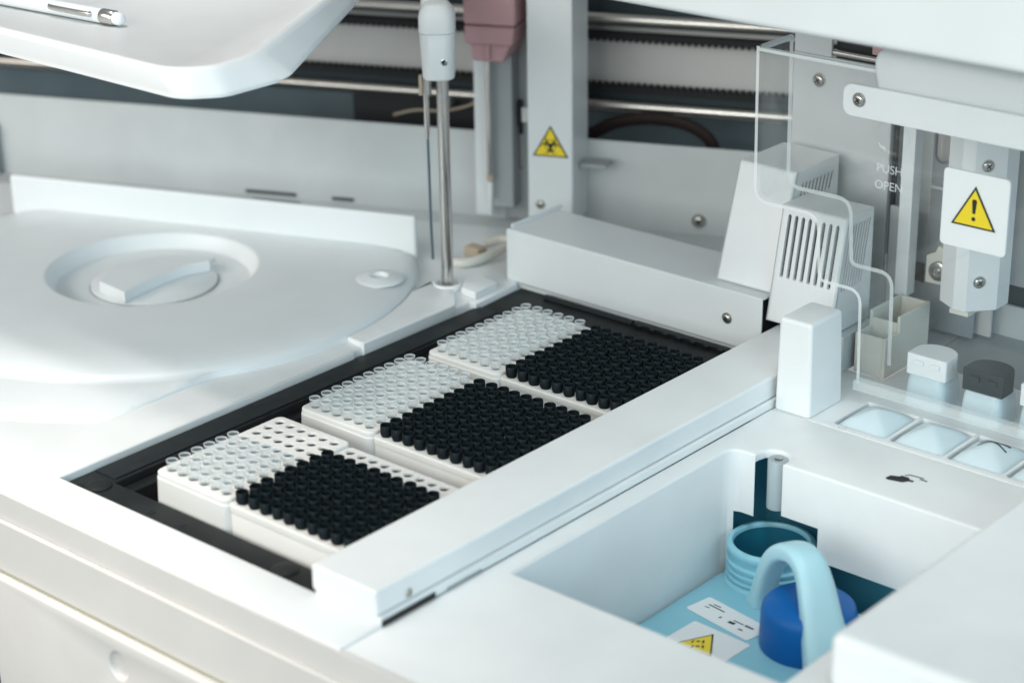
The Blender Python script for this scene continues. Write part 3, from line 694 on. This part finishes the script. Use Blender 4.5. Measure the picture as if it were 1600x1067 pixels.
def pack(k, cap_m, label):
    x0, x1, y0, y1 = 233.6+37.6*k, 266.4+37.6*k, 309.2, 346
    t = thing('reagent_pack', ((x0+x1)/2, 340, -31), label, 'reagent pack', 'reagent packs in the tray')
    nn = 22; v = []; fc = []
    for i in range(nn+1):
        for j in range(nn+1):
            x = x0+(x1-x0)*i/nn; y = y0+(y1-y0)*j/nn; v.append((x, y, dome(x, y, x0, x1, y0, y1)))
    fc = [(i*(nn+1)+j, (i+1)*(nn+1)+j, (i+1)*(nn+1)+j+1, i*(nn+1)+j+1) for i in range(nn) for j in range(nn)]
    st = len(v); ed = [i*(nn+1) for i in range(nn+1)] + [nn*(nn+1)+j for j in range(1, nn+1)] + [i*(nn+1)+nn for i in range(nn-1, -1, -1)] + [j for j in range(nn-1, 0, -1)]
    v += [(v[e][0], v[e][1], -31) for e in ed]; m_ = len(ed)
    fc += [(ed[i], ed[(i+1) % m_], st+(i+1) % m_, st+i) for i in range(m_)]
    mk('bottle_top', v, fc, PACK, t, sharp=70)
    loft('neck', [(-14, rr(13.6, 13.5, 5, (x0+x1)/2+11.5, 372)), (2, rr(12.4, 12, 5, (x0+x1)/2+11.5, 372)), (5.4, rr(11.6, 11.4, 5, (x0+x1)/2+11.5, 372))], PACK, t, lambda x, y, z: (x, y, z))
    cx = (x0+x1)/2+11.5
    D = [(cx-13.4, 362.5), (cx-12.6, 361.5), (cx+12.6, 361.5), (cx+13.4, 362.5), (cx+13.4, 373)] + [(cx+13.4*math.cos(a), 373+10.5*math.sin(a)) for a in [math.radians(t_) for t_ in range(10, 180, 10)]] + [(cx-13.4, 373)]
    cp = prism('cap', D, XY, 5, 18.6, cap_m, t, bev=2.0, seg=4)
    for sx in (-7.5, 3.5): box('tab', cx+sx, cx+sx+6, 360.4, 361.6, 12, 15.2, cap_m, cp, bev=.4)
    return t
pack(0, LABEL, 'reagent pack with a white flip cap, leftmost in the row')
pack(1, DGREY, 'reagent pack with a dark grey flip cap, second from the left')
p3 = pack(2, LABEL, 'reagent pack with black pen strokes on its top, third from the left')
pack(3, DGREY, 'reagent pack cut off by the right edge of the picture')
def stroke(a, b_, w_):
    x0, x1, y0, y1 = 233.6+75.2, 266.4+75.2, 309.2, 346; v = []; fc = []; n_ = 8
    d = (Vector(b_)-Vector(a)).normalized(); q = Vector((-d.y, d.x))*w_
    for i in range(n_+1):
        p = Vector(a).lerp(Vector(b_), i/n_)
        for s_ in (-1, 1):
            z = dome(p.x+q.x*s_, p.y+q.y*s_, x0, x1, y0, y1); v += [(p.x+q.x*s_, p.y+q.y*s_, z+.02), (p.x+q.x*s_, p.y+q.y*s_, z+.22)]
    for i in range(n_):
        b0 = i*4; fc += [(b0+1, b0+3, b0+7, b0+5), (b0, b0+1, b0+5, b0+4), (b0+2, b0+6, b0+7, b0+3)]
    mk('pen_stroke', v, fc, INK, p3)
stroke((316, 331.5), (327, 338), .45); stroke((327, 338), (333.5, 336), .7); stroke((317.5, 326), (325, 334), .6); stroke((325, 334), (333.5, 335.4), .6); stroke((325.5, 331.5), (334.5, 329), .55)

# ================================================================== CREAM TROUGH
tr = thing('trough', (210, 408, -14), 'cream open trough with stepped side walls behind the clear cover', 'trough')
side = [(382, -13.6), (434, -13.6), (434, 22.5), (398, 22.5), (398, 12.5), (382, 12.5)]
for x in (199.5, 219.2): prism('side_wall', side, YZ, x, x+2.2, CREAM, tr, bev=.5)
box('end_wall', 201.7, 219.2, 382.2, 384.4, -13.6, 12.3, CREAM, tr, bev=.5)
box('end_wall', 201.7, 219.2, 431.6, 433.8, -13.6, 22.3, CREAM, tr, bev=.5)
box('divider', 201.7, 219.2, 397.8, 399.6, -13.6, 18, CREAM, tr, bev=.4)
box('bottom', 201.7, 219.2, 384.4, 431.6, -13.4, -11, CREAM, tr)

# ================================================================== CLEAR COVER (PUSH OPEN)
ac = thing('clear_cover', (270, 350, -3), 'clear acrylic cover with a stepped left edge, lettered PUSH OPEN', 'cover')
def rounded(pts, rad, k=6):
    o = []
    for i, p in enumerate(pts):
        r = rad[i]
        if not r: o.append(p); continue
        a, b_, c_ = Vector(pts[i-1]), Vector(p), Vector(pts[(i+1) % len(pts)])
        d1, d2 = (a-b_).normalized(), (c_-b_).normalized(); p1, p2 = b_+d1*r, b_+d2*r
        for t in range(k+1):
            s_ = t/k; q = p1*(1-s_)**2 + b_*2*s_*(1-s_) + p2*s_**2; o.append((q.x, q.y))
    return o
pf = [(144.6, 189.5), (145.8, 96), (191.5, 96), (194, 55.5), (223, 55.5), (224.5, -2.5)]
left = rounded([(144.6, 400)]+pf+[(224.5, -400)], [0, 3, 11, 8, 6, 8, 0, 0])[1:-1]
sheet = left + [(430, -2.5), (430, 189.5)]
plate('front_sheet', sheet[::1], [], 345, 3, [ACRY], ac, b=.4, f=XZ, sgn=1)
inn = offset(left, -2.6)
lf = left[:]; ln = len(lf)
i2 = []
for i in range(ln):
    a, b_, c_ = Vector(lf[max(i-1, 0)]), Vector(lf[i]), Vector(lf[min(i+1, ln-1)])
    t = (c_-a).normalized(); nv = Vector((-t.y, t.x)); i2.append((b_.x+nv.x*2.6, b_.y+nv.y*2.6))
v = []; fc = []; mi = []
for y in (348.05, 380): v += [(p[0], y, p[1]) for p in lf] + [(p[0], y, p[1]) for p in i2]
for i in range(ln-1):
    fc += [(i, i+1, 2*ln+i+1, 2*ln+i), (ln+i, ln+i+1, 3*ln+i+1, 3*ln+i), (2*ln+i, 2*ln+i+1, 3*ln+i+1, 3*ln+i)]; mi += [0, 0, 1]
fc += [(0, ln, 3*ln, 2*ln)]; mi += [1]
mk('side_return', v, fc, [ACRYS, ACRYE], ac, sharp=50, fmat=mi)
v = []; fc = []                                               # the sawn front rim of the sheet
for y in (344.85, 345.0): v += [(p[0], y, p[1]) for p in lf] + [(p[0]+(q[0]-p[0])*.8, y, p[1]+(q[1]-p[1])*.8) for p, q in zip(lf, i2)]
for i in range(ln-1): fc += [(i, i+1, ln+i+1, ln+i)]
mk('left_rim', v, fc, ACRYE, ac)
box('top_rim', 144.7, 430, 344.9, 348.1, 189.6, 191.6, ACRYE, ac)
box('top_rim', 144.7, 147, 348.2, 380, 189.6, 191.6, ACRYE, ac)
box('bottom_flange', 226, 430, 338, 344.7, -4.5, 2.2, ACRYB, ac, bev=.8)
lathe('thumb_recess', [(11.5, 0), (11.5, .5), (10.2, .8), (9.4, .3), (0, .1)], (240, 344.9, 154), ACRY, ac, axis=(0, -1, 0), n=40)
text('lettering', 'PUSH', 7.2, ((239, 344.9, 132.2), (1, 0, 0), (0, 0, 1), (0, -1, 0)), FROST, ac, .02, .2)
text('lettering', 'OPEN', 7.2, ((239, 344.9, 122.2), (1, 0, 0), (0, 0, 1), (0, -1, 0)), FROST, ac, .02, .2)
sg = thing('warning_sign', (296, 343, 99), 'white square plate with a yellow exclamation triangle on the clear cover', 'sign')
prism('plate', rrect(275.2, 316.6, 99, 144.2, 2.6), XZ, 342.6, 344.6, LABEL, sg, bev=.4)
warning(sg, ((295.9, 342.5, 112.6), (1, 0, 0), (0, 0, 1), (0, -1, 0)), 28, '!')
am = ac
prism('arm_plate', rrect(209, 520, 163.5, 182.5, 6), XZ, 339, 342.2, PAINT, am, bev=.8)
screw(am, (220, 338.9, 174), (0, -1, 0), 3.4)
loft('hinge_cover', [(z, rrect(a, 520, 349-d, 349+d, 4, 4)) for z, a, d in ((180, 227, 4.5), (186, 226.6, 5.5), (192, 226.6, 8), (198, 227, 9), (202, 228, 7.5), (204, 230.5, 4.6))], PAINT, am, lambda x, y, z: (x, y, z))

# ================================================================== MACHINERY BEHIND THE CLEAR COVER
cp_ = thing('carriage_plate', (133, 461, -2), 'tall pale grey plate with a cross-head screw behind the clear cover', 'plate')
box('plate', 95.2, 170.4, 460, 463, -12, 158, GREYW, cp_, bev=.6)
box('upper_tab', 95.2, 123.5, 460.5, 463, 158.1, 230, GREYW, cp_, bev=.4)
screw(cp_, (115.5, 459.9, 142), (0, -1, 0), 3.9)
o = box('slit_backing', 171.2, 173.6, 463, 466, -12, 200, INK); tag(o, 'dark narrow gap beside the pale grey plate', 'gap')
o = box('strip', 175, 186.8, 457, 460, 0, 70, GREYW, bev=.5); tag(o, 'narrow pale strip right of the dark gap behind the clear cover', 'strip')
o = box('slide_post', 193.5, 202.5, 436, 446, 20, 230, PAINT, bev=.6); tag(o, 'white slim upright post left of the gripper block', 'post')
os_ = thing('slotted_plate', (205, 476, -12), 'dark plate with an oval slot between post and gripper block', 'plate')
plate('plate', [(196, -12), (232, -12), (232, 240), (196, 240)], [rrect(197.5, 208.5, 100, 150, 5.4)], 470, 3, GREYM, os_, b=.5, f=XZ, sgn=1)
box('cross_line', 197, 231, 466.5, 469.8, 84, 86, GREYW, os_)
box('backing', 190, 240, 480, 482, -12, 240, WARMG, os_)
gr = thing('gripper_block', (250, 422, 28), 'white faceted gripper block hanging behind the warning sign', 'gripper')
prism('body', [(233, 424), (247, 415.5), (255.5, 415.5), (268.5, 431), (268.5, 446), (233, 446)], XY, 29, 235, PAINT, gr, bev=.5)
box('foot', 244, 257, 417, 436, 25.5, 28.8, CREAM, gr, bev=.5)
for z in (122, 48): screw(gr, (260.6, 421.8, z), (.77, -.64, 0), 3.2)
rl = thing('roller', (214, 450, 26), 'small cream bracket with a steel roller left of the gripper block', 'roller')
prism('bracket', [(208, 28), (222, 28), (222, 52), (216, 54), (214, 49), (208, 46)], XZ, 449, 454, CREAM, rl, bev=.5)
lathe('wheel', [(6.2, 0), (6.2, 3), (5.2, 3.6), (3.4, 3.6), (3.2, 2.8), (1.8, 2.8), (1.8, 4.2), (0, 4.4)], (218, 448.8, 38), SCREW, rl, axis=(0, -1, 0), n=24)
rw = box('rear_wall', 150, 520, 495, 498, 21, 240, GREYW); tag(rw, kind='structure')
rw2 = box('rear_wall_foot', 150, 520, 493, 496, -16, 7.4, GREYW, bev=.5); tag(rw2, kind='structure')
rw3 = box('rear_wall_gap', 150, 520, 500, 503, 0, 30, DARK); tag(rw3, kind='structure')
rf = box('rear_floor', 223, 520, 420.4, 493, -18, -14, GREYM); tag(rf, kind='structure')
rf2 = box('rear_floor', 150, 222, 434.4, 493, -18, -14.2, GREYM); tag(rf2, kind='structure')
o = box('pink_block', 168, 182, 436, 450, 172, 200, PINK, bev=1); tag(o, 'small dusty pink block showing under the hood edge', 'block')
o = box('rail_window', 124, 168, 466, 470, 156, 176, INK); tag(o, 'dark opening above the pale grey plate', 'opening')
tube('rail', [(124, 463.5, 161), (168, 463.5, 161)], 2.2, STEEL, o, n=14, smooth_n=1)
hood = prism('hood', [(250, 233.3), (254, 231), (420, 231), (420, 470), (246, 470)], YZ, 20, 700, PAINT, bev=3, seg=3); tag(hood, 'white instrument hood hanging over the upper right corner', 'hood')

# ================================================================== SHELF WITH PEN (upper left)
sh = thing('shelf_tray', (-120, 140, 195), 'white tray with raised rounded rim hanging in the upper left corner', 'tray')
bo = rounded([(-420, 50), (-29, 49), (-13, 68), (-12, 112), (-165, 351), (-420, 351)], [0, 10, 6, 14, 0, 0], 5)
to = rounded([(-420, 46), (-35, 47), (-19, 68), (-22, 102), (-158, 351), (-420, 351)], [0, 14, 8, 12, 0, 0], 5)
ti = rounded([(-420, 55.5), (-41.5, 56.5), (-29.5, 73), (-32.5, 101), (-163, 345), (-420, 345)], [0, 12, 5, 10, 0, 0], 5)
tf = rounded([(-420, 62), (-47, 63), (-36, 77), (-39, 103), (-166, 340), (-420, 340)], [0, 12, 5, 10, 0, 0], 5)
mixp = lambda A, B, t: [(a[0]*(1-t)+b[0]*t, a[1]*(1-t)+b[1]*t) for a, b in zip(A, B)]
secs = [(195, bo), (196.2, mixp(bo, to, -.06)), (198, mixp(bo, to, .06)), (208, mixp(bo, to, .93)), (210.2, mixp(to, ti, .08)), (211, mixp(to, ti, .3)), (210.7, mixp(to, ti, .6)), (208.8, ti), (201, tf)]
k = len(bo); v = []; fc = []
for z, pts in secs: v += [(p[0], p[1], z) for p in pts]
for q in range(len(secs)-1): fc += [(q*k+i, q*k+(i+1) % k, (q+1)*k+(i+1) % k, (q+1)*k+i) for i in range(k)]
fc += [tuple(range(k-1, -1, -1)), tuple(range((len(secs)-1)*k, len(secs)*k))]
mk('tray', v, fc, SHELFW, sh, sharp=60)
pen = thing('pen', (-200, 112, 205), 'white ballpoint pen with a chrome clip lying in the tray', 'pen')
pa, pb = Vector((-299, 108, 205.8)), Vector((-162.5, 120, 205.8)); pd = (pb-pa).normalized()
ln_ = (pb-pa).length
lathe('barrel', [(3.6, 0), (4.5, 20), (4.6, ln_-17)], pa, LABEL, pen, axis=pd, n=28)
lathe('chrome_cap', [(4.65, ln_-17), (4.75, ln_-16.5), (4.75, ln_-7), (4.2, ln_-6.2)], pa, STEEL, pen, axis=pd, n=28)
lathe('push_button', [(4.0, ln_-6.2), (4.0, ln_-2.5), (3.2, ln_-.7), (1.6, ln_+.2), (0, ln_+.4)], pa, LABEL, pen, axis=pd, n=24)
sd = Vector((pd.y, -pd.x, 0)); cbs = pa+pd*(ln_-22)+sd*6.2+Vector((0, 0, 1.5))
tube('clip', [pa+pd*(ln_-24)+sd*4.0+Vector((0, 0, 1.5)), cbs-pd*2, cbs-pd*18, cbs-pd*34-sd*.6, cbs-pd*38-sd*2.0], 1.7, STEEL, pen, n=12, flat=.6)
